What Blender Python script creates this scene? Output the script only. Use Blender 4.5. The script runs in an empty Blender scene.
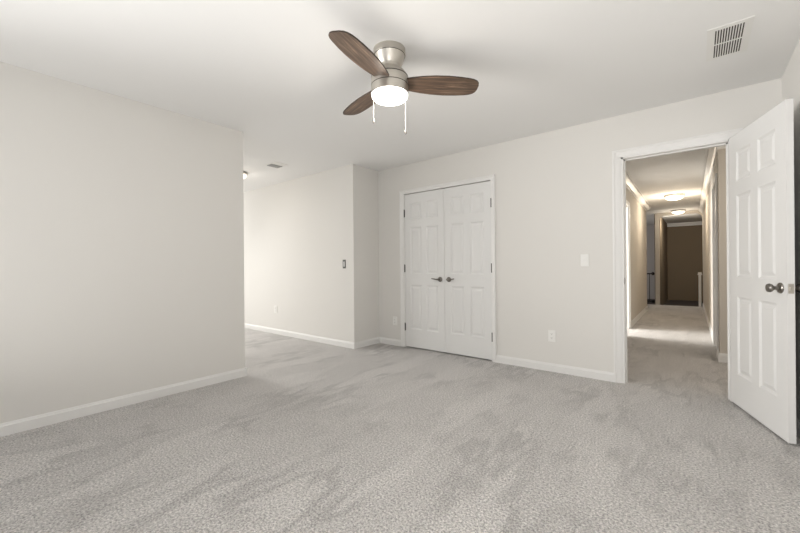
import bpy, bmesh, math
from mathutils import Vector, Matrix

S = bpy.context.scene
C = S.collection
PI = math.pi

# ------------------------------------------------------------------ camera
YAW, PITCH, ROLL, FPX, CAMZ = 0.6814, 0.0001, -0.00875, 366.74, 1.080
fw = Vector((-math.sin(YAW), math.cos(YAW), 0)); rt = Vector((math.cos(YAW), math.sin(YAW), 0)); up = Vector((0, 0, 1))
f2 = fw * math.cos(PITCH) + up * math.sin(PITCH); u2 = up * math.cos(PITCH) - fw * math.sin(PITCH)
r2 = rt * math.cos(ROLL) + u2 * math.sin(ROLL); u3 = u2 * math.cos(ROLL) - rt * math.sin(ROLL)
cd = bpy.data.cameras.new('camera'); cam = bpy.data.objects.new('camera', cd); C.objects.link(cam)
m = Matrix((r2, u3, -f2)).transposed().to_4x4(); m.translation = (0, 0, CAMZ)
cam.matrix_world = m
cd.sensor_width = 36; cd.lens = FPX / 800 * 36; cd.clip_start = 0.02
S.camera = cam

# ------------------------------------------------------------------ view, world, lights
S.view_settings.view_transform = 'Standard'; S.view_settings.look = 'None'
S.view_settings.gamma = 1; S.view_settings.use_curve_mapping = False
S.view_settings.exposure = 0.0
w = bpy.data.worlds.new('daylight'); S.world = w; w.use_nodes = True
w.node_tree.nodes['Background'].inputs[0].default_value = (0.85, 0.92, 1.0, 1)
w.node_tree.nodes['Background'].inputs[1].default_value = 1.0


def area(name, loc, direction, sx, sy, power, col=(1, 1, 1), spread=PI):
    l = bpy.data.lights.new(name, 'AREA'); l.shape = 'RECTANGLE'; l.size = sx; l.size_y = sy
    l.energy = power; l.color = col; l.spread = spread
    o = bpy.data.objects.new(name, l); C.objects.link(o); o.location = loc
    o.rotation_euler = Vector(direction).to_track_quat('-Z', 'Y').to_euler()
    return o


# window daylight from left wall, wing, side room and landing, plus added fill lamps
area('left_window_light', (-3.3, -1.3, 1.5), (1, 0.75, 0.15), 1.2, 1.3, 24, (1.0, 0.985, 0.965), spread=1.4)
area('wing_window_light', (-8.6, 1.9, 1.6), (1, 0.10, -0.45), 1.6, 1.3, 73, (1.0, 0.99, 0.97))
area('wing_fill_light', (-6.2, 1.4, 2.0), (0.8, 0.4, -1), 0.8, 0.8, 17, (1.0, 0.99, 0.97), spread=2.2)  # added fill lamp, hung unseen inside the wing
area('side_room_window_light', (-2.9, 6.6, 1.5), (1, 0.0, -0.45), 1.1, 1.2, 135, (1.0, 0.98, 0.95))
area('landing_window_light', (-3.1, 12.6, 1.5), (1, 0.75, -0.15), 1.2, 1.3, 34, (1.0, 0.97, 0.95))
area('recess_fill_light', (1.36, 4.7, 1.5), (-1, 0.0, -0.1), 1.0, 1.2, 14, (1.0, 0.91, 0.80))  # added fill for the near hall floor, no real source there
area('stairwell_fill_light', (-0.45, 12.25, 2.25), (0.25, 1, -0.6), 0.6, 0.2, 21, (1.0, 0.92, 0.80))  # added lamp that lifts the brown stairwell walls
# added unseen fill lamps: one behind the camera, one aimed up from low down
area('camera_fill', (0.05, -0.35, 1.35), (0.22, 1, 0.4), 0.6, 0.6, 19, (1.0, 0.99, 0.985))
area('upward_fill', (-1.45, -1.05, 0.4), (0.12, 0.3, 1), 3.4, 1.8, 35, (1.0, 0.99, 0.98))


# ------------------------------------------------------------------ materials
def mat(name, col, rough=0.5, metal=0.0, spec=0.5):
    m = bpy.data.materials.new(name); m.use_nodes = True
    b = m.node_tree.nodes['Principled BSDF']
    b.inputs['Base Color'].default_value = (*col, 1); b.inputs['Roughness'].default_value = rough
    b.inputs['Metallic'].default_value = metal; b.inputs['Specular IOR Level'].default_value = spec
    return m


def painted(name, col, rough=0.6, bump=0.04, scale=260, spec=0.3):
    m = mat(name, col, rough, 0, spec); n = m.node_tree.nodes; l = m.node_tree.links
    tc = n.new('ShaderNodeTexCoord'); t = n.new('ShaderNodeTexNoise'); t.inputs['Scale'].default_value = scale
    t.inputs['Detail'].default_value = 2
    bp = n.new('ShaderNodeBump'); bp.inputs['Strength'].default_value = bump; bp.inputs['Distance'].default_value = 0.002
    l.new(tc.outputs['Object'], t.inputs['Vector']); l.new(t.outputs['Fac'], bp.inputs['Height'])
    l.new(bp.outputs['Normal'], n['Principled BSDF'].inputs['Normal'])
    return m


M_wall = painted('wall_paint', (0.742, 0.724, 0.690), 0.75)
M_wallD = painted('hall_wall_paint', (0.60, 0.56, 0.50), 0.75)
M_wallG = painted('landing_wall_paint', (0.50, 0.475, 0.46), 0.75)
M_ceil = painted('ceiling_paint', (0.87, 0.865, 0.85), 0.85)
M_trim = painted('trim_paint', (0.80, 0.79, 0.77), 0.38, 0.02)
M_door = painted('door_paint', (0.77, 0.765, 0.75), 0.42, 0.03)
M_brown = painted('stairwell_paint', (0.20, 0.155, 0.105), 0.8)
M_darkfloor = painted('stair_floor', (0.06, 0.052, 0.05), 0.8)
M_nickel = mat('brushed_nickel', (0.56, 0.53, 0.48), 0.33, 1.0)
M_seam = mat('dark_seam', (0.06, 0.05, 0.04), 0.5, 0.6)
M_steel = mat('satin_steel', (0.24, 0.225, 0.205), 0.28, 1.0)
M_hinge = mat('hinge_metal', (0.10, 0.095, 0.085), 0.5, 0.8)
M_iron = mat('black_iron', (0.025, 0.02, 0.018), 0.5, 0.3)
M_plast = mat('white_plastic', (0.84, 0.83, 0.80), 0.35)
M_slot = mat('dark_slot', (0.05, 0.045, 0.04), 0.7)
M_greyp = mat('grey_plastic', (0.10, 0.10, 0.095), 0.5)
M_duct = mat('duct_dark', (0.055, 0.048, 0.042), 0.8)
M_grey = mat('grey_grille', (0.36, 0.36, 0.35), 0.6)


def brush_nickel():
    m = M_nickel; n = m.node_tree.nodes; l = m.node_tree.links
    tc = n.new('ShaderNodeTexCoord'); mp = n.new('ShaderNodeMapping'); mp.inputs['Scale'].default_value = (4, 4, 300)
    t = n.new('ShaderNodeTexNoise'); t.inputs['Scale'].default_value = 3
    r = n.new('ShaderNodeMapRange'); r.inputs['To Min'].default_value = 0.36; r.inputs['To Max'].default_value = 0.5
    l.new(tc.outputs['Object'], mp.inputs[0]); l.new(mp.outputs[0], t.inputs['Vector'])
    l.new(t.outputs['Fac'], r.inputs['Value']); l.new(r.outputs[0], n['Principled BSDF'].inputs['Roughness'])


brush_nickel()


def emis(name, col, s):
    m = mat(name, (0.9, 0.88, 0.85), 0.4); b = m.node_tree.nodes['Principled BSDF']
    b.inputs['Emission Color'].default_value = (*col, 1); b.inputs['Emission Strength'].default_value = s
    return m


M_bowl = emis('lit_glass', (1.0, 0.965, 0.90), 6.0)
M_dome = emis('lit_dome_glass', (1.0, 0.90, 0.76), 1.5)


def wood():
    m = mat('walnut_blade', (0.2, 0.12, 0.07), 0.42); n = m.node_tree.nodes; l = m.node_tree.links
    tc = n.new('ShaderNodeTexCoord'); mp = n.new('ShaderNodeMapping'); mp.inputs['Scale'].default_value = (1.6, 26, 8)
    t = n.new('ShaderNodeTexNoise'); t.inputs['Scale'].default_value = 2.2; t.inputs['Detail'].default_value = 7
    t.inputs['Roughness'].default_value = 0.65; t.inputs['Distortion'].default_value = 0.5
    cr = n.new('ShaderNodeValToRGB'); e = cr.color_ramp.elements
    e[0].position = 0.30; e[0].color = (0.028, 0.018, 0.013, 1)
    e[1].position = 0.72; e[1].color = (0.32, 0.215, 0.145, 1)
    x = e.new(0.5); x.color = (0.105, 0.066, 0.043, 1)
    l.new(tc.outputs['Object'], mp.inputs[0]); l.new(mp.outputs[0], t.inputs['Vector'])
    l.new(t.outputs['Fac'], cr.inputs[0]); l.new(cr.outputs[0], n['Principled BSDF'].inputs['Base Color'])
    return m


M_wood = wood()
M_edge = mat('blade_edge', (0.035, 0.02, 0.012), 0.5)


def carpet():
    m = mat('carpet', (0.5, 0.48, 0.46), 0.95, 0, 0.1); n = m.node_tree.nodes; l = m.node_tree.links
    b = n['Principled BSDF']; b.inputs['Sheen Weight'].default_value = 0.25; b.inputs['Sheen Roughness'].default_value = 0.5
    tc = n.new('ShaderNodeTexCoord')
    # tufts
    f1 = n.new('ShaderNodeTexNoise'); f1.inputs['Scale'].default_value = 92; f1.inputs['Detail'].default_value = 3
    f1.inputs['Roughness'].default_value = 0.75
    l.new(tc.outputs['Object'], f1.inputs['Vector'])
    v1 = n.new('ShaderNodeTexVoronoi'); v1.inputs['Scale'].default_value = 110; l.new(tc.outputs['Object'], v1.inputs['Vector'])
    # direction of the pile left by the vacuum cleaner: long wavering tracks
    mp = n.new('ShaderNodeMapping'); mp.inputs['Rotation'].default_value = (0, 0, math.radians(-8)); mp.inputs['Scale'].default_value = (2.4, 0.7, 1)
    l.new(tc.outputs['Object'], mp.inputs[0])
    g = n.new('ShaderNodeTexNoise'); g.inputs['Scale'].default_value = 1.5; g.inputs['Detail'].default_value = 3
    g.inputs['Roughness'].default_value = 0.62; g.inputs['Distortion'].default_value = 0.15
    l.new(mp.outputs[0], g.inputs['Vector'])
    r1 = n.new('ShaderNodeValToRGB'); e = r1.color_ramp.elements
    e[0].position = 0.34; e[0].color = (0.26, 0.25, 0.24, 1); e[1].position = 0.66; e[1].color = (0.86, 0.825, 0.795, 1)
    l.new(f1.outputs['Fac'], r1.inputs[0])
    # thin brushed ridges where the noise crosses its middle value, broken up by a second noise
    sb = n.new('ShaderNodeMath'); sb.operation = 'SUBTRACT'; sb.inputs[1].default_value = 0.5; l.new(g.outputs['Fac'], sb.inputs[0])
    ab = n.new('ShaderNodeMath'); ab.operation = 'ABSOLUTE'; l.new(sb.outputs[0], ab.inputs[0])
    rd = n.new('ShaderNodeMapRange'); rd.interpolation_type = 'SMOOTHSTEP'
    rd.inputs['From Min'].default_value = 0.0; rd.inputs['From Max'].default_value = 0.07
    rd.inputs['To Min'].default_value = 1.0; rd.inputs['To Max'].default_value = 0.0
    l.new(ab.outputs[0], rd.inputs['Value'])
    g2 = n.new('ShaderNodeTexNoise'); g2.inputs['Scale'].default_value = 1.7; g2.inputs['Detail'].default_value = 4
    l.new(tc.outputs['Object'], g2.inputs['Vector'])
    mk = n.new('ShaderNodeMapRange'); mk.inputs['From Min'].default_value = 0.42; mk.inputs['From Max'].default_value = 0.60
    l.new(g2.outputs['Fac'], mk.inputs['Value'])
    ml = n.new('ShaderNodeMath'); ml.operation = 'MULTIPLY'; l.new(rd.outputs[0], ml.inputs[0]); l.new(mk.outputs[0], ml.inputs[1])
    r2_ = n.new('ShaderNodeMapRange'); r2_.inputs['To Min'].default_value = 1.02; r2_.inputs['To Max'].default_value = 0.79
    l.new(ml.outputs[0], r2_.inputs['Value'])
    sf = n.new('ShaderNodeMapRange'); sf.inputs['From Min'].default_value = 0.35; sf.inputs['From Max'].default_value = 0.65
    sf.inputs['To Min'].default_value = 0.93; sf.inputs['To Max'].default_value = 1.05; l.new(g.outputs['Fac'], sf.inputs['Value'])
    m3 = n.new('ShaderNodeMath'); m3.operation = 'MULTIPLY'; l.new(r2_.outputs[0], m3.inputs[0]); l.new(sf.outputs[0], m3.inputs[1])
    mx = n.new('ShaderNodeMix'); mx.data_type = 'RGBA'; mx.blend_type = 'MULTIPLY'; mx.inputs[0].default_value = 1
    cb = n.new('ShaderNodeCombineColor')
    for i in range(3): l.new(m3.outputs[0], cb.inputs[i])
    l.new(r1.outputs[0], mx.inputs[6]); l.new(cb.outputs[0], mx.inputs[7]); l.new(mx.outputs[2], b.inputs['Base Color'])
    ad = n.new('ShaderNodeMath'); ad.operation = 'SUBTRACT'
    l.new(f1.outputs['Fac'], ad.inputs[0]); l.new(v1.outputs['Distance'], ad.inputs[1])
    bp = n.new('ShaderNodeBump'); bp.inputs['Strength'].default_value = 0.7; bp.inputs['Distance'].default_value = 0.012
    l.new(ad.outputs[0], bp.inputs['Height']); l.new(bp.outputs['Normal'], b.inputs['Normal'])
    return m


M_carpet = carpet()


# ------------------------------------------------------------------ mesh helpers
def bx(bm, x0, x1, y0, y1, z0, z1):
    v = [bm.verts.new((x, y, z)) for z in (z0, z1) for x, y in ((x0, y0), (x1, y0), (x1, y1), (x0, y1))]
    for f in ((0, 3, 2, 1), (4, 5, 6, 7), (0, 1, 5, 4), (1, 2, 6, 5), (2, 3, 7, 6), (3, 0, 4, 7)):
        bm.faces.new([v[i] for i in f])


def prism(bm, pts, a, b):
    """pts: outline points (3-D) ; a, b: offsets added for the two ends"""
    a = Vector(a); b = Vector(b)
    p = [bm.verts.new(Vector(q) + a) for q in pts]; q_ = [bm.verts.new(Vector(q) + b) for q in pts]
    n = len(pts)
    bm.faces.new(p); bm.faces.new(q_[::-1])
    for i in range(n):
        bm.faces.new((p[i], q_[i], q_[(i + 1) % n], p[(i + 1) % n]))


def lathe(bm, prof, seg=48, axis='z', org=(0, 0, 0)):
    rings = []
    for r, z in prof:
        ring = []
        for k in range(seg):
            a = 2 * PI * k / seg; c, s = r * math.cos(a), r * math.sin(a)
            p = {'z': (c, s, z), 'y': (c, z, s), 'x': (z, c, s)}[axis]
            ring.append(bm.verts.new(Vector(p) + Vector(org)))
        rings.append(ring)
    for a, b in zip(rings, rings[1:]):
        for k in range(seg):
            bm.faces.new((a[k], a[(k + 1) % seg], b[(k + 1) % seg], b[k]))
    bm.faces.new(rings[0][::-1]); bm.faces.new(rings[-1])


def tube(bm, pts, r, seg=10):
    pts = [Vector(p) for p in pts]; rings = []
    for i, p in enumerate(pts):
        d = (pts[min(i + 1, len(pts) - 1)] - pts[max(i - 1, 0)]).normalized()
        a = d.orthogonal().normalized() if i == 0 else (pa - d * pa.dot(d)).normalized()
        pa = a; b = d.cross(a)
        rr = r[i] if isinstance(r, (list, tuple)) else r
        rings.append([bm.verts.new(p + (a * math.cos(2 * PI * k / seg) + b * math.sin(2 * PI * k / seg)) * rr) for k in range(seg)])
    for a, b in zip(rings, rings[1:]):
        for k in range(seg): bm.faces.new((a[k], a[(k + 1) % seg], b[(k + 1) % seg], b[k]))
    bm.faces.new(rings[0][::-1]); bm.faces.new(rings[-1])


def obj(name, bm, material, parent=None, smooth=False, bevel=0, kind=None):
    bmesh.ops.recalc_face_normals(bm, faces=bm.faces)
    me = bpy.data.meshes.new(name); bm.to_mesh(me); bm.free()
    o = bpy.data.objects.new(name, me); C.objects.link(o)
    mats = material if isinstance(material, (list, tuple)) else [material]
    for k in mats: me.materials.append(k)
    if smooth:
        for p in me.polygons: p.use_smooth = True
        e = o.modifiers.new('split', 'EDGE_SPLIT'); e.split_angle = math.radians(35)
    if bevel:
        b = o.modifiers.new('bevel', 'BEVEL'); b.width = bevel; b.segments = 2; b.limit_method = 'ANGLE'
    if parent: o.parent = parent
    if kind: o['kind'] = kind
    return o


def struct(name, bm, m, **k): return obj(name, bm, m, kind='structure', **k)


def empty(name, loc, rz=0, label=None, cat=None, group=None, kind=None):
    o = bpy.data.objects.new(name, None); C.objects.link(o); o.location = loc; o.rotation_euler = (0, 0, rz)
    o.empty_display_size = 0.05
    if label: o['label'] = label; o['category'] = cat
    if group: o['group'] = group
    if kind: o['kind'] = kind
    return o


# ------------------------------------------------------------------ the room shell
H = 2.44
XL, YL = -3.52, 1.866            # left wall face, its end
YE = 3.372                       # wing wall face
D, D2 = 3.864, 3.979             # closet wall faces
XR = 0.49                        # right wall face
CX0, CX1, CZ = -3.052, -1.798, 2.048     # closet opening
DX0, DX1, DZ = -0.535, 0.212, 2.058      # doorway to the hall
YB = -2.90                       # rear wall
HL = lambda y: -0.870 - 0.012 * (y - 5)  # hall left / right faces
HR = lambda y: 0.190 - 0.012 * (y - 5)
YEND = 11.95


def boxes(*bs):
    bm = bmesh.new()
    for b in bs: bx(bm, *b)
    return bm


struct('floor', boxes((-9.3, 3.2, -3.1, YEND, -0.1, 0.0)), M_carpet)
struct('ceiling', boxes((-9.3, 3.2, -3.1, 16.0, H, H + 0.1)), M_ceil)
struct('wall_left', boxes((XL - 0.12, XL, YB, -2.10, 0, H), (XL - 0.12, XL, -2.10, -0.60, 0, 0.7), (XL - 0.12, XL, -2.10, -0.60, 2.2, H), (XL - 0.12, XL, -0.60, YL, 0, H)), M_wall)
struct('wall_wing', boxes((-9.0, XL, YE, D2, 0, H)), M_wall)
struct('wall_wing_near', boxes((-9.0, XL - 0.12, 0.35, 0.47, 0, H)), M_wall)
struct('wall_far', boxes((XL, CX0, D, D2, 0, H), (CX0, CX1, D, D2, CZ, H), (CX1, DX0, D, D2, 0, H),
                         (DX0, DX1, D, D2, DZ, H), (DX1, XR + 0.12, D, D2, 0, H)), M_wall)
struct('wall_right', boxes((XR, XR + 0.12, YB, -2.10, 0, H), (XR, XR + 0.12, -2.10, -0.9, 0, 0.7), (XR, XR + 0.12, -2.10, -0.9, 2.2, H), (XR, XR + 0.12, -0.9, D, 0, H)), M_wall)
# rear wall with two windows, wing wall with one
struct('wall_rear', boxes((-3.64, 0.61, YB - 0.15, YB, 0, 0.7), (-3.64, 0.61, YB - 0.15, YB, 2.2, H),
                          (-3.64, -3.15, YB - 0.15, YB, 0.7, 2.2), (-1.75, -1.25, YB - 0.15, YB, 0.7, 2.2),
                          (0.15, 0.61, YB - 0.15, YB, 0.7, 2.2)), M_wall)
struct('wall_wing_end', boxes((-9.15, -9.0, 0.35, 3.5, 0, 0.7), (-9.15, -9.0, 0.35, 3.5, 2.1, H),
                              (-9.15, -9.0, 0.35, 0.9, 0.7, 2.1), (-9.15, -9.0, 2.6, 3.5, 0.7, 2.1)), M_wall)
# closet interior
struct('wall_closet', boxes((-3.2, -3.14, D2, 4.6, 0, H), (-1.7, -1.64, D2, 4.6, 0, H), (-3.2, -1.64, 4.6, 4.66, 0, H)), M_wall)


def sash_window(name, axis, a0, a1, z0, z1, pos):
    def B(a, b, p, q, z, w_): return (a, b, p, q, z, w_) if axis == 'x' else (p, q, a, b, z, w_)
    t = 0.045
    fr = boxes(B(a0, a0 + t, pos, pos + 0.06, z0, z1), B(a1 - t, a1, pos, pos + 0.06, z0, z1),
               B(a0, a1, pos, pos + 0.06, z0, z0 + t), B(a0, a1, pos, pos + 0.06, z1 - t, z1),
               B(a0, a1, pos + 0.01, pos + 0.05, (z0 + z1) / 2 - 0.02, (z0 + z1) / 2 + 0.02))
    return struct(name, fr, M_trim)


sash_window('window_1', 'x', -3.15, -1.75, 0.7, 2.2, YB - 0.12)
sash_window('window_2', 'x', -1.25, 0.15, 0.7, 2.2, YB - 0.12)
sash_window('window_3', 'y', 0.9, 2.6, 0.7, 2.1, -9.12)


sash_window('window_5', 'y', -2.10, -0.90, 0.7, 2.2, XR + 0.05)
sash_window('window_4', 'y', -2.10, -0.60, 0.7, 2.2, XL - 0.10)


# hall walls, slightly out of square with the bedroom
def hwall(bm, side, y0, y1, z0, z1, t=0.12):
    f = HL if side == 'L' else HR; s = -t if side == 'L' else t
    prism(bm, [(f(y0), y0, 0), (f(y1), y1, 0), (f(y1) + s, y1, 0), (f(y0) + s, y0, 0)], (0, 0, z0), (0, 0, z1))


SY0, SY1 = 6.46, 7.22            # side room doorway on the left
bm = bmesh.new(); hwall(bm, 'L', D2, SY0, 0, H); hwall(bm, 'L', SY0, SY1, 2.05, H); hwall(bm, 'L', SY1, 10.5, 0, H)
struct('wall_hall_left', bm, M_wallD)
RY0, RY1 = 5.62, 6.36
bm = bmesh.new(); hwall(bm, 'R', 5.34, RY0, 0, H); hwall(bm, 'R', RY0, RY1, 2.05, H); hwall(bm, 'R', RY1, YEND + 0.15, 0, H)
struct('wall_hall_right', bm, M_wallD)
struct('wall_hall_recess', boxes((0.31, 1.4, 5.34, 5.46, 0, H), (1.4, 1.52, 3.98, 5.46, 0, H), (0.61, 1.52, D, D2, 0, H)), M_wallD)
# side room left of the hall
struct('wall_side_room', boxes((-3.2, -1.02, 5.4, 5.5, 0, H), (-3.2, -1.02, 8.4, 8.5, 0, H), (-3.3, -3.2, 5.4, 8.5, 0, H)), M_wall)
# landing beyond the hall's end
struct('wall_landing', boxes((-3.2, -0.90, 15.3, 15.42, -0.6, H), (-3.3, -3.2, 10.3, 15.42, -0.6, H), (-3.2, -1.06, 10.38, 10.5, 0, H)), M_wallG)
# cased end of the hall with rounded upper corners
xa, xb, R, zt = -0.785, 0.105, 0.13, 2.37
arc = [(xa + R - R * math.cos(a), zt - R + R * math.sin(a)) for a in [PI / 2 * k / 8 for k in range(9)]]
arc2 = [(xb - R + R * math.sin(a), zt - R + R * math.cos(a)) for a in [PI / 2 * k / 8 for k in range(9)]]
out = [(-0.88, 0), (xa, 0)] + arc + arc2 + [(xb, 0), (0.22, 0), (0.22, H), (-0.88, H)]
bm = bmesh.new()
# split into simple pieces so that every face is convex
bx(bm, -0.88, xa, YEND, YEND + 0.12, 0, zt - R); bx(bm, xb, 0.22, YEND, YEND + 0.12, 0, zt - R)
P = [(-0.88, zt - R)] + arc
for i in range(len(arc) - 1):
    (x0, z0), (x1, z1) = arc[i], arc[i + 1]
    prism(bm, [(x0, 0, z0), (x1, 0, z1), (x1, 0, H), (x0, 0, H)], (0, YEND, 0), (0, YEND + 0.12, 0))
    (x0, z0), (x1, z1) = arc2[i], arc2[i + 1]
    prism(bm, [(x0, 0, z0), (x1, 0, z1), (x1, 0, H), (x0, 0, H)], (0, YEND, 0), (0, YEND + 0.12, 0))
bx(bm, -0.88, xa, YEND, YEND + 0.12, zt - R, H); bx(bm, xb, 0.22, YEND, YEND + 0.12, zt - R, H)
bx(bm, xa + R, xb - R, YEND, YEND + 0.12, zt, H)
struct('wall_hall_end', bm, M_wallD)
# stairwell behind it
struct('wall_stairwell', boxes((-0.90, 0.7, 15.3, 15.42, -0.6, H), (-0.90, xa, YEND + 0.12, 15.3, -0.6, H), (0.58, 0.7, YEND + 0.12, 15.3, -0.6, H)), M_brown)
struct('floor_stairwell', boxes((-3.3, 0.7, YEND, 15.42, -0.3, -0.12)), M_darkfloor)


# ------------------------------------------------------------------ trim
def base_seg(bm, p, q, nrm, h=0.083, t=0.014, ext=0.0):
    """baseboard along p->q at the wall, nrm points into the room"""
    p = Vector((*p, 0)); q = Vector((*q, 0)); d = (q - p).normalized(); p -= d * ext; q += d * ext
    n = Vector((*nrm, 0))
    prof = [(0, 0), (t, 0), (t, h * 0.78), (t * 0.62, h * 0.86), (t * 0.45, h * 0.97), (t * 0.2, h), (0, h)]
    prism(bm, [n * a + Vector((0, 0, b)) for a, b in prof], p, q)


def baseboard(name, segs, m=None, **k):
    bm = bmesh.new()
    for s in segs: base_seg(bm, *s, **k)
    return struct(name, bm, m or M_trim)


T = 0.014
baseboard('baseboard_left', [((XL, YB), (XL, YL + T - 0.001), (1, 0)), ((XL + T - 0.002, YL), (XL - 0.12 - T, YL), (0, 1))])
baseboard('baseboard_wing', [((-9.0, YE), (XL + T - 0.001, YE), (0, -1)), ((XL, YE - T + 0.002), (XL, D), (1, 0))])
baseboard('baseboard_far', [((XL, D), (-3.122, D), (0, -1)), ((-1.753, D), (-0.603, D), (0, -1)), ((0.278, D), (XR, D), (0, -1))])
baseboard('baseboard_right', [((XR, YB), (XR, D), (-1, 0))])
baseboard('baseboard_hall_left', [((HL(SY1 + 0.07), SY1 + 0.07), (HL(10.5), 10.5 + T - 0.001), (1, 0)), ((HL(D2), D2), (HL(SY0 - 0.07), SY0 - 0.07), (1, 0)),
                                  ((HL(10.5) + T - 0.002, 10.5), (HL(10.5) - 0.13, 10.5), (0, 1))], h=0.10)
baseboard('baseboard_hall_right', [((HR(5.34), 5.34 - T + 0.001), (HR(RY0 - 0.07), RY0 - 0.07), (-1, 0)), ((HR(RY1 + 0.07), RY1 + 0.07), (HR(YEND), YEND), (-1, 0)),
                                   ((HR(5.34) - T + 0.002, 5.34), (1.4, 5.34), (0, -1))], h=0.10)


def casing(name, x0, x1, z1, y, w=0.068):
    """three-sided door casing on a wall facing -y; x0, x1, z1 = outer edges"""
    bm = bmesh.new()
    prof = [(0, 0), (0, 0.017), (0.014, 0.019), (0.026, 0.013), (w - 0.016, 0.010), (w - 0.008, 0.008), (w, 0.006), (w, 0)]
    path = lambda a: [(x0 + a, 0), (x0 + a, z1 - a), (x1 - a, z1 - a), (x1 - a, 0)]
    rows = [[bm.verts.new((X, y - d, Z)) for X, Z in path(a)] for a, d in prof]
    for r0, r1 in zip(rows, rows[1:]):
        for i in range(3): bm.faces.new((r0[i], r0[i + 1], r1[i + 1], r1[i]))
    return struct(name, bm, M_trim)


casing('trim_1', -3.122, -1.753, 2.100, D, 0.052)
casing('trim_2', -0.603, 0.278, 2.122, D)
# jambs of the two openings, with a stop
j = 0.018
hall_jamb = struct('trim_3', boxes((DX0, DX0 + j, D - 0.004, D2 + 0.004, 0, DZ), (DX1 - j, DX1, D - 0.004, D2 + 0.004, 0, DZ), (DX0, DX1, D - 0.004, D2 + 0.004, DZ - j, DZ),
                       (DX0 + j, DX0 + j + 0.011, D + 0.04, D + 0.075, 0, DZ - j), (DX1 - j - 0.011, DX1 - j, D + 0.04, D + 0.075, 0, DZ - j),
                       (DX0 + j, DX1 - j, D + 0.04, D + 0.075, DZ - j - 0.011, DZ - j)), M_trim)
struct('trim_4', boxes((CX0 - 0.02, CX0 + 0.003, D - 0.004, D2, 0, CZ), (CX1 - 0.003, CX1 + 0.02, D - 0.004, D2, 0, CZ), (CX0, CX1, D + 0.036, D2, CZ - 0.006, CZ + 0.002)), M_trim)


def side_casing(name, side, y0, y1, z1=2.12, w=0.07):
    f = HL if side == 'L' else HR; s = 1 if side == 'L' else -1
    bm = bmesh.new()
    for a, b, c, d in ((y0 - w, y0, 0, z1), (y1, y1 + w, 0, z1), (y0, y1, z1 - w, z1)):
        prism(bm, [(f(a), a, 0), (f(b), b, 0), (f(b) + s * 0.018, b, 0), (f(a) + s * 0.018, a, 0)], (0, 0, c), (0, 0, d))
    for a, b in ((y0, y0 + 0.015), (y1 - 0.015, y1)):
        prism(bm, [(f(a), a, 0), (f(b), b, 0), (f(b) - s * 0.12, b, 0), (f(a) - s * 0.12, a, 0)], (0, 0, 0), (0, 0, z1 - w))
    return struct(name, bm, M_trim, bevel=0.003)


side_casing('trim_5', 'L', SY0, SY1)
side_casing('trim_6', 'R', RY0, RY1)


def crown(name, pts, nrms):
    """crown moulding swept along pts on the ceiling line; nrms: mitre offset direction at each point"""
    prof = [(0, 0.105), (0.012, 0.105), (0.014, 0.088), (0.030, 0.078), (0.048, 0.055), (0.066, 0.030), (0.070, 0.016), (0.086, 0.014), (0.088, 0.0), (0, 0)]
    bm = bmesh.new()
    rings = [[bm.verts.new((x + nx * a, y + ny * a, H - b)) for a, b in prof] for (x, y), (nx, ny) in zip(pts, nrms)]
    for r0, r1 in zip(rings, rings[1:]):
        for i in range(len(prof)):
            k = (i + 1) % len(prof); bm.faces.new((r0[i], r0[k], r1[k], r1[i]))
    bm.faces.new(rings[0]); bm.faces.new(rings[-1][::-1])
    return struct(name, bm, M_trim)


crown('trim_7', [(HL(D2), D2), (HL(10.5), 10.5), (HL(10.5) - 0.12, 10.5)], [(1, 0), (1, 1), (0, 1)])
crown('trim_8', [(1.4, 5.34), (HR(5.34), 5.34), (HR(YEND), YEND)], [(0, -1), (-1, -1), (-1, 0)])
crown('trim_9', [(xa, 15.3), (0.58, 15.3)], [(0, -1), (0, -1)])


# ------------------------------------------------------------------ six-panel doors
def door_mesh(W, Hd, t=0.035):
    """slab in local x 0..W, y 0..t, z 0..Hd with moulded panels on both faces"""
    bm = bmesh.new()
    st = 0.105 * (W / 0.73) if W < 0.73 else 0.11
    mid = st * 0.85; pw = (W - 2 * st - mid) / 2
    xs = [0, st, st + pw, st + pw + mid, W - st, W]
    zs = [0, 0.235, 0.82, 0.965, 1.58, 1.68, 1.905, Hd]
    for face in (0, 1):
        Y = lambda d: d if face == 0 else t - d
        def rect(x0, x1, z0, z1, d): return [bm.verts.new(p) for p in ((x0, Y(d), z0), (x1, Y(d), z0), (x1, Y(d), z1), (x0, Y(d), z1))]
        for i in range(5):
            for k in range(7):
                x0, x1, z0, z1 = xs[i], xs[i + 1], zs[k], zs[k + 1]
                if i in (1, 3) and k in (1, 3, 5):
                    prev = rect(x0, x1, z0, z1, 0)
                    for ins, d in ((0.007, 0.004), (0.015, 0.009), (0.026, 0.009), (0.046, 0.003)):
                        cur = rect(x0 + ins, x1 - ins, z0 + ins, z1 - ins, d)
                        for a in range(4): bm.faces.new((prev[a], prev[(a + 1) % 4], cur[(a + 1) % 4], cur[a]))
                        prev = cur
                    bm.faces.new(prev)
                else:
                    bm.faces.new(rect(x0, x1, z0, z1, 0))
    for a, b in (((0, 0), (W, 0)), ((0, Hd), (W, Hd))):
        bm.faces.new([bm.verts.new(p) for p in ((0, 0, a[1]), (W, 0, a[1]), (W, t, a[1]), (0, t, a[1]))])
    for X in (0, W):
        bm.faces.new([bm.verts.new(p) for p in ((X, 0, 0), (X, t, 0), (X, t, Hd), (X, 0, Hd))])
    bmesh.ops.remove_doubles(bm, verts=bm.verts, dist=1e-5)
    return bm


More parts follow.
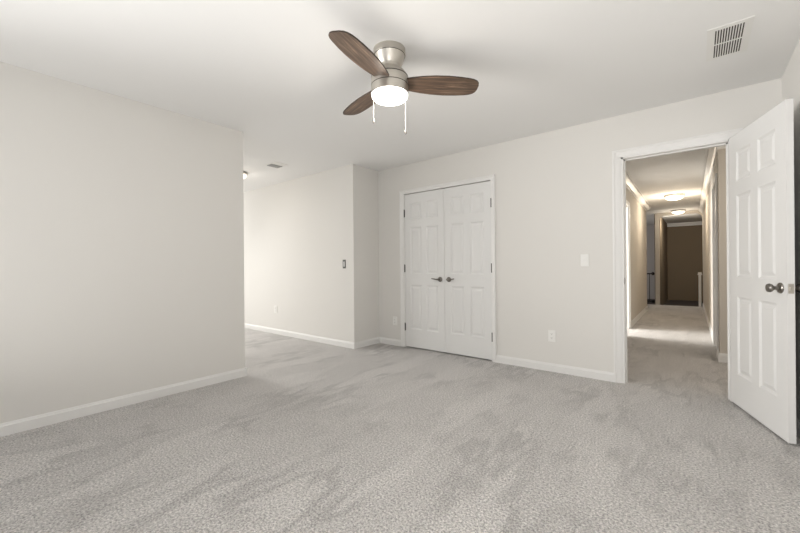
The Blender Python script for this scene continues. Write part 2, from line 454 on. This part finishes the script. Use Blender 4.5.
def hinge(x, y, z, parent):
    bm = bmesh.new(); lathe(bm, [(0.0065, z - 0.045), (0.0065, z + 0.045)], 12, 'z', (x, y, 0))
    lathe(bm, [(0.008, z + 0.045), (0.005, z + 0.052)], 12, 'z', (x, y, 0)); lathe(bm, [(0.005, z - 0.052), (0.008, z - 0.045)], 12, 'z', (x, y, 0))
    bx(bm, x - 0.008, x + 0.008, y + 0.003, y + 0.006, z - 0.045, z + 0.045)
    return obj('hinge', bm, M_hinge, parent)


def lever(parent, x, z, s, y=0.0):
    bm = bmesh.new()
    lathe(bm, [(0.031, y), (0.031, y - 0.006), (0.026, y - 0.012), (0.012, y - 0.016), (0.010, y - 0.045), (0.012, y - 0.052)], 24, 'y', (x, 0, z))
    tube(bm, [(x, y - 0.046, z), (x + s * 0.03, y - 0.050, z + 0.001), (x + s * 0.07, y - 0.050, z + 0.006), (x + s * 0.098, y - 0.048, z + 0.010)], [0.010, 0.009, 0.0075, 0.006])
    return obj('door_lever', bm, M_steel, parent, smooth=True)


mid_x = -2.427
for n, (a, b, hx) in enumerate(((CX0 + 0.006, mid_x - 0.002, 0), (mid_x + 0.002, CX1 - 0.006, 1))):
    W = b - a
    bm = door_mesh(W, 2.022)
    d = struct('door_%d' % (n + 1), bm, M_door); d.location = (a, D + 0.001, 0.016)
    hxx = -0.003 if hx == 0 else W + 0.003
    for z in (0.275, 1.055, 1.79): hinge(hxx, -0.006, z - 0.016, d)
    lever(d, W - 0.062 if hx == 0 else 0.062, 0.900, -1 if hx == 0 else 1)

# bedroom door standing open on the hall side wall
W = 0.735
hin = Vector((0.197, 3.834, 0.014)); tip = Vector((0.409, 3.141, 0))
ang = math.atan2(tip.y - hin.y, tip.x - hin.x)
d = struct('door_3', door_mesh(W, 2.036), M_door)
# local +y must point to the right wall (+x side)
d.location = hin; d.rotation_euler = (0, 0, ang)


def knob(parent, x, z, y, s):
    bm = bmesh.new()
    lathe(bm, [(0.033, y), (0.033, y + s * 0.004), (0.028, y + s * 0.010), (0.013, y + s * 0.014), (0.011, y + s * 0.030), (0.016, y + s * 0.036),
               (0.025, y + s * 0.044), (0.0275, y + s * 0.054), (0.024, y + s * 0.063), (0.012, y + s * 0.068)], 28, 'y', (x, 0, z))
    return obj('door_knob', bm, M_steel, parent, smooth=True)


knob(d, W - 0.065, 0.915, 0.0, -1); knob(d, W - 0.065, 0.915, 0.035, 1)
bm = bmesh.new(); bx(bm, W - 0.0005, W + 0.0015, 0.005, 0.030, 0.915 - 0.029, 0.915 + 0.029); bx(bm, W, W + 0.011, 0.011, 0.024, 0.915 - 0.010, 0.915 + 0.010)
obj('latch_plate', bm, M_nickel, d)
for z in (0.26, 1.03, 1.80): hinge(-0.004, 0.041, z, d)
bm = bmesh.new(); bx(bm, DX0 + j - 0.0005, DX0 + j + 0.0015, D + 0.006, D + 0.034, 0.90, 0.96)
bx(bm, DX0 + j - 0.0005, DX0 + j + 0.0015, D - 0.006, D + 0.006, 0.915, 0.945)
obj('strike_plate', bm, M_steel, hall_jamb)
# closed door in the hall's right wall
dd = struct('door_4', door_mesh(RY1 - RY0 - 0.034, 2.02), M_door)
dd.location = (HR(RY0) + 0.05, RY0 + 0.017, 0.012); dd.rotation_euler = (0, 0, PI / 2 + 0.012)
dd.location.x += 0.035


# ------------------------------------------------------------------ ceiling fan
FX, FY = -1.494, 1.755
fan = empty('ceiling_fan', (FX, FY, H), 0, 'brushed nickel hugger ceiling fan with three brown wooden blades and lit bowl', 'ceiling fan')


def fpart(name, prof, m, parent=fan, smooth=True):
    bm = bmesh.new(); lathe(bm, [(r, z - H) for r, z in prof], 64)
    return obj(name, bm, m, parent, smooth=smooth)


can = fpart('canopy', [(0.100, 2.440), (0.101, 2.404), (0.097, 2.400), (0.096, 2.398), (0.094, 2.394), (0.086, 2.360), (0.082, 2.352), (0.078, 2.345), (0.074, 2.335)], M_nickel)
fpart('seam', [(0.0985, 2.405), (0.0985, 2.3985)], M_seam, can)
fpart('neck', [(0.072, 2.340), (0.072, 2.318), (0.082, 2.306)], M_nickel)
hous = fpart('motor_housing', [(0.080, 2.310), (0.094, 2.300), (0.106, 2.284), (0.113, 2.268), (0.1155, 2.262), (0.1155, 2.214), (0.110, 2.211)], M_nickel)
fpart('seam', [(0.1162, 2.267), (0.1162, 2.262)], M_seam, hous)
kit = fpart('light_kit', [(0.110, 2.2125), (0.1165, 2.2115), (0.1165, 2.162), (0.112, 2.158)], M_nickel)
fpart('seam', [(0.1168, 2.2145), (0.1168, 2.210)], M_seam, kit)
bowl = fpart('glass_bowl', [(0.113, 2.161), (0.1135, 2.153), (0.110, 2.142), (0.100, 2.132), (0.080, 2.123), (0.050, 2.117), (0.018, 2.115)], M_bowl)

# blade outline along +x (distance from the axis), half widths
ol = [(0.095, 0.046), (0.14, 0.057), (0.20, 0.069), (0.28, 0.078), (0.36, 0.081), (0.44, 0.077), (0.50, 0.070), (0.528, 0.064), (0.550, 0.054), (0.564, 0.039), (0.570, 0.018)]


def blade_bm(t=0.008):
    bm = bmesh.new(); rows = []
    for x, h in ol:
        h *= 1.08
        pts = [(x, -h), (x, -h * 0.5), (x, 0), (x, h * 0.5), (x, h)]
        rows.append([[bm.verts.new((p[0], p[1], z)) for p in pts] for z in (-t / 2, t / 2)])
    for a, b in zip(rows, rows[1:]):
        for k in (0, 1):
            for i in range(4):
                f = bm.faces.new((a[k][i], a[k][i + 1], b[k][i + 1], b[k][i])); f.material_index = 0
        for i in (0, 4):
            f = bm.faces.new((a[0][i], a[1][i], b[1][i], b[0][i])); f.material_index = 1
    for r in (rows[0], rows[-1]):
        for i in range(4):
            f = bm.faces.new((r[0][i], r[0][i + 1], r[1][i + 1], r[1][i])); f.material_index = 1
    return bm


tilt = math.radians(-12)
bl = obj('blade', blade_bm(), [M_wood, M_edge], fan)
br = bmesh.new()
prism(br, [(0.06, -0.034, 0), (0.150, -0.030, 0), (0.165, -0.018, 0), (0.168, 0, 0), (0.165, 0.018, 0), (0.150, 0.030, 0), (0.06, 0.034, 0)], (0, 0, 0.004), (0, 0, 0.010))
brk = obj('blade_bracket', br, M_nickel, bl)
first = True
for a in (45.5, -77, 163.5):
    if first: b_, k_ = bl, brk; first = False
    else:
        b_ = bl.copy(); C.objects.link(b_); b_.parent = fan; k_ = brk.copy(); C.objects.link(k_); k_.parent = b_
    b_.rotation_euler = Matrix.Rotation(math.radians(a), 3, 'Z').to_4x4().to_3x3().to_euler()
    b_.rotation_mode = 'XYZ'
    b_.rotation_euler = (tilt, 0, math.radians(a))
    b_.location = (0, 0, 2.232 - H)

# pull chains hang beside the light kit (camera left and camera right)
side = Vector((0.763, 0.647, 0)); back = Vector((-0.647, 0.763, 0))
for s, bk, zb in ((-0.105, 0.05, 2.014), (0.100, 0.06, 1.945)):
    q = side * s + back * bk
    bm = bmesh.new(); tube(bm, [(q.x * 0.92, q.y * 0.92, 2.195 - H), (q.x, q.y, 2.190 - H), (q.x, q.y, zb + 0.02 - H)], 0.0010, 6)
    ch = obj('pull_chain', bm, M_plast, fan)
    bm = bmesh.new(); lathe(bm, [(0.0015, zb + 0.022 - H), (0.0055, zb + 0.012 - H), (0.0075, zb + 0.000 - H), (0.0060, zb - 0.008 - H), (0.002, zb - 0.013 - H)], 12, 'z', (q.x, q.y, 0))
    obj('chain_pull', bm, M_steel, ch, smooth=True)

# the bowl's own light
pl = bpy.data.lights.new('fan_lamp', 'POINT'); pl.energy = 8; pl.color = (1, 0.93, 0.84); pl.shadow_soft_size = 0.09
po = bpy.data.objects.new('fan_lamp', pl); C.objects.link(po); po.location = (FX, FY, 2.06)


# ------------------------------------------------------------------ flush ceiling lights
def ceiling_light(x, y, r, label, power, group=None, col=(1, 0.86, 0.68)):
    t = empty('ceiling_light', (x, y, H), 0, label, 'ceiling light', group)
    bm = bmesh.new(); lathe(bm, [(r * 0.9, 0), (r, -0.012), (r, -0.030), (r * 0.94, -0.036)], 40); obj('base', bm, M_nickel, t, smooth=True)
    bm = bmesh.new(); lathe(bm, [(r * 0.92, -0.034), (r * 0.90, -0.048), (r * 0.78, -0.072), (r * 0.55, -0.092), (r * 0.25, -0.102), (0.012, -0.104)], 40)
    obj('glass_dome', bm, M_dome, t, smooth=True)
    l = bpy.data.lights.new('dome_lamp', 'POINT'); l.energy = power; l.color = col; l.shadow_soft_size = 0.10
    o = bpy.data.objects.new('dome_lamp', l); C.objects.link(o); o.location = (x, y, H - 0.30)
    return t


ceiling_light(-0.345, 9.0, 0.165, 'lit flush dome light on the hallway ceiling, the nearer of two', 18, 'hallway dome lights')
ceiling_light(-0.365, 11.6, 0.15, 'lit flush dome light at the far end of the hallway ceiling', 6, 'hallway dome lights')
ceiling_light(-5.08, 2.58, 0.16, 'lit flush ceiling light half hidden behind the left wall edge', 2, col=(1, 0.93, 0.84))


# ------------------------------------------------------------------ vents
v = empty('ceiling_vent', (0.154, 3.008, H), 0, 'white rectangular ceiling register with two rows of dark slots', 'air vent')
X0, X1, Y0, Y1 = -0.100, 0.100, -0.212, 0.212
gx0, gx1, gy0, gy1 = -0.066, 0.066, -0.176, 0.184
bm = bmesh.new()
for a, b, c, e in ((X0, gx0, Y0, Y1), (gx1, X1, Y0, Y1), (gx0, gx1, Y0, gy0), (gx0, gx1, gy1, Y1)): bx(bm, a, b, c, e, -0.0025, 0)
obj('frame', bm, M_plast, v)
bm = bmesh.new(); bx(bm, gx0, gx1, gy0, gy1, -0.0015, -0.0005); obj('duct', bm, M_duct, v)
bm = bmesh.new(); bx(bm, gx0, gx1, -0.004, 0.008, -0.0028, -0.0015)
obj('divider', bm, M_plast, v)
n = 11; p = (gx1 - gx0) / n
for i in range(n + 1):
    bm = bmesh.new(); x = gx0 + i * p; h = p * 0.23
    for a, b in ((gy0, -0.004), (0.008, gy1)):
        bx(bm, max(gx0, x - h), min(gx1, x + h), a, b, -0.0026, -0.0016)
    obj('slat', bm, M_plast, v)
v2 = empty('ceiling_vent', (-4.30, 2.75, H), 0, 'small ceiling vent with grey grille over the left wing', 'air vent')
bm = bmesh.new(); bx(bm, -0.13, 0.10, -0.10, 0.10, -0.006, 0); obj('frame', bm, M_plast, v2, bevel=0.002)
bm = bmesh.new()
for k in range(6): bx(bm, -0.115, -0.005, -0.082 + k * 0.028, -0.082 + k * 0.028 + 0.020, -0.012, -0.006)
obj('grille', bm, M_grey, v2)


# ------------------------------------------------------------------ switches and outlets
def wall_plate(kind, x, y, z, label, dark=False, gang=1):
    """plate on a wall facing -y"""
    w_ = (0.029 if dark else 0.036) + 0.023 * (gang - 1) * 2 * 0.5; h_ = 0.0585
    t = empty('light_switch' if kind == 's' else 'wall_outlet', (x, y, z), 0, label, 'light switch' if kind == 's' else 'wall outlet')
    bm = bmesh.new(); bx(bm, -w_, w_, -0.006, 0, -h_, h_); obj('cover_plate', bm, M_greyp if dark else M_plast, t, bevel=0.002)
    if kind == 's':
        for g in range(gang):
            cx = (g - (gang - 1) / 2) * 0.046
            if dark:
                bm = bmesh.new(); bx(bm, cx - 0.009, cx + 0.009, -0.009, -0.006, -0.034, 0.034); obj('rocker', bm, M_plast, t, bevel=0.001)
            else:
                bm = bmesh.new(); bx(bm, cx - 0.0165, cx + 0.0165, -0.009, -0.006, -0.033, 0.033); obj('rocker', bm, M_plast, t, bevel=0.001)
                bm = bmesh.new(); bx(bm, cx - 0.005, cx + 0.005, -0.018, -0.009, -0.004, 0.014); obj('toggle', bm, M_plast, t, bevel=0.001)
    else:
        for dz in (-0.021, 0.021):
            bm = bmesh.new(); lathe(bm, [(0.0165, -0.006), (0.0165, -0.009), (0.015, -0.0095)], 20, 'y', (0, 0, dz)); r_ = obj('socket', bm, M_plast, t)
            bm = bmesh.new()
            for dx, hh in ((-0.006, 0.0045), (0.006, 0.0035)): bx(bm, dx - 0.001, dx + 0.001, -0.0100, -0.0094, dz + 0.002 - hh, dz + 0.002 + hh)
            lathe(bm, [(0.0025, -0.0094), (0.0025, -0.0100)], 10, 'y', (0, 0, dz - 0.008))
            obj('socket_slot', bm, M_slot, r_)
    return t


wall_plate('s', -0.842, D, 1.125, 'white light switch plate beside the hallway doorway')
wall_plate('s', -3.700, YE, 1.120, 'dark grey framed wall switch near the protruding wall corner', dark=True)
wall_plate('o', -1.153, D, 0.362, 'white duplex outlet low between closet and hallway doorway')
wall_plate('o', -3.228, D, 0.335, 'white outlet low on the wall left of the closet doors')
wall_plate('o', -5.350, YE, 0.400, 'white outlet low on the bright wall of the left wing')


# ------------------------------------------------------------------ end of the hall: railing and newel
rl = empty('stair_railing', (-1.9, 12.42, 0), 0, 'black iron stair railing seen at the left far end of hallway', 'railing')
bm = bmesh.new(); bx(bm, -1.0, 0.93, -0.018, 0.018, 0.800, 0.835); obj('top_rail', bm, M_iron, rl, bevel=0.004)
bm = bmesh.new(); bx(bm, -1.0, 0.93, -0.012, 0.012, 0.035, 0.060); obj('bottom_rail', bm, M_iron, rl)
for k in range(10):
    bm = bmesh.new(); tube(bm, [(-0.95 + k * 0.2, 0, 0.045), (-0.95 + k * 0.2, 0, 0.81)], 0.008, 8); obj('baluster', bm, M_iron, rl)
for z in (0.82, 0.045):
    bm = bmesh.new(); lathe(bm, [(0.008, z - 0.045), (0.034, z - 0.028), (0.042, z), (0.034, z + 0.028), (0.008, z + 0.045)], 16, 'z', (0.93, 0, 0)); obj('finial', bm, M_iron, rl, smooth=True)
nw = empty('newel_post', (0.045, YEND - 0.06, 0), 0, 'slender white newel post at the right of the dark stairwell opening', 'newel post')
bm = bmesh.new(); bx(bm, -0.028, 0.028, -0.028, 0.028, 0, 0.80); obj('post', bm, M_trim, nw, bevel=0.004)
bm = bmesh.new(); bx(bm, -0.045, 0.045, -0.045, 0.045, 0.80, 0.835); bx(bm, -0.036, 0.036, -0.036, 0.036, 0.835, 0.87); obj('post_cap', bm, M_trim, nw, bevel=0.005)
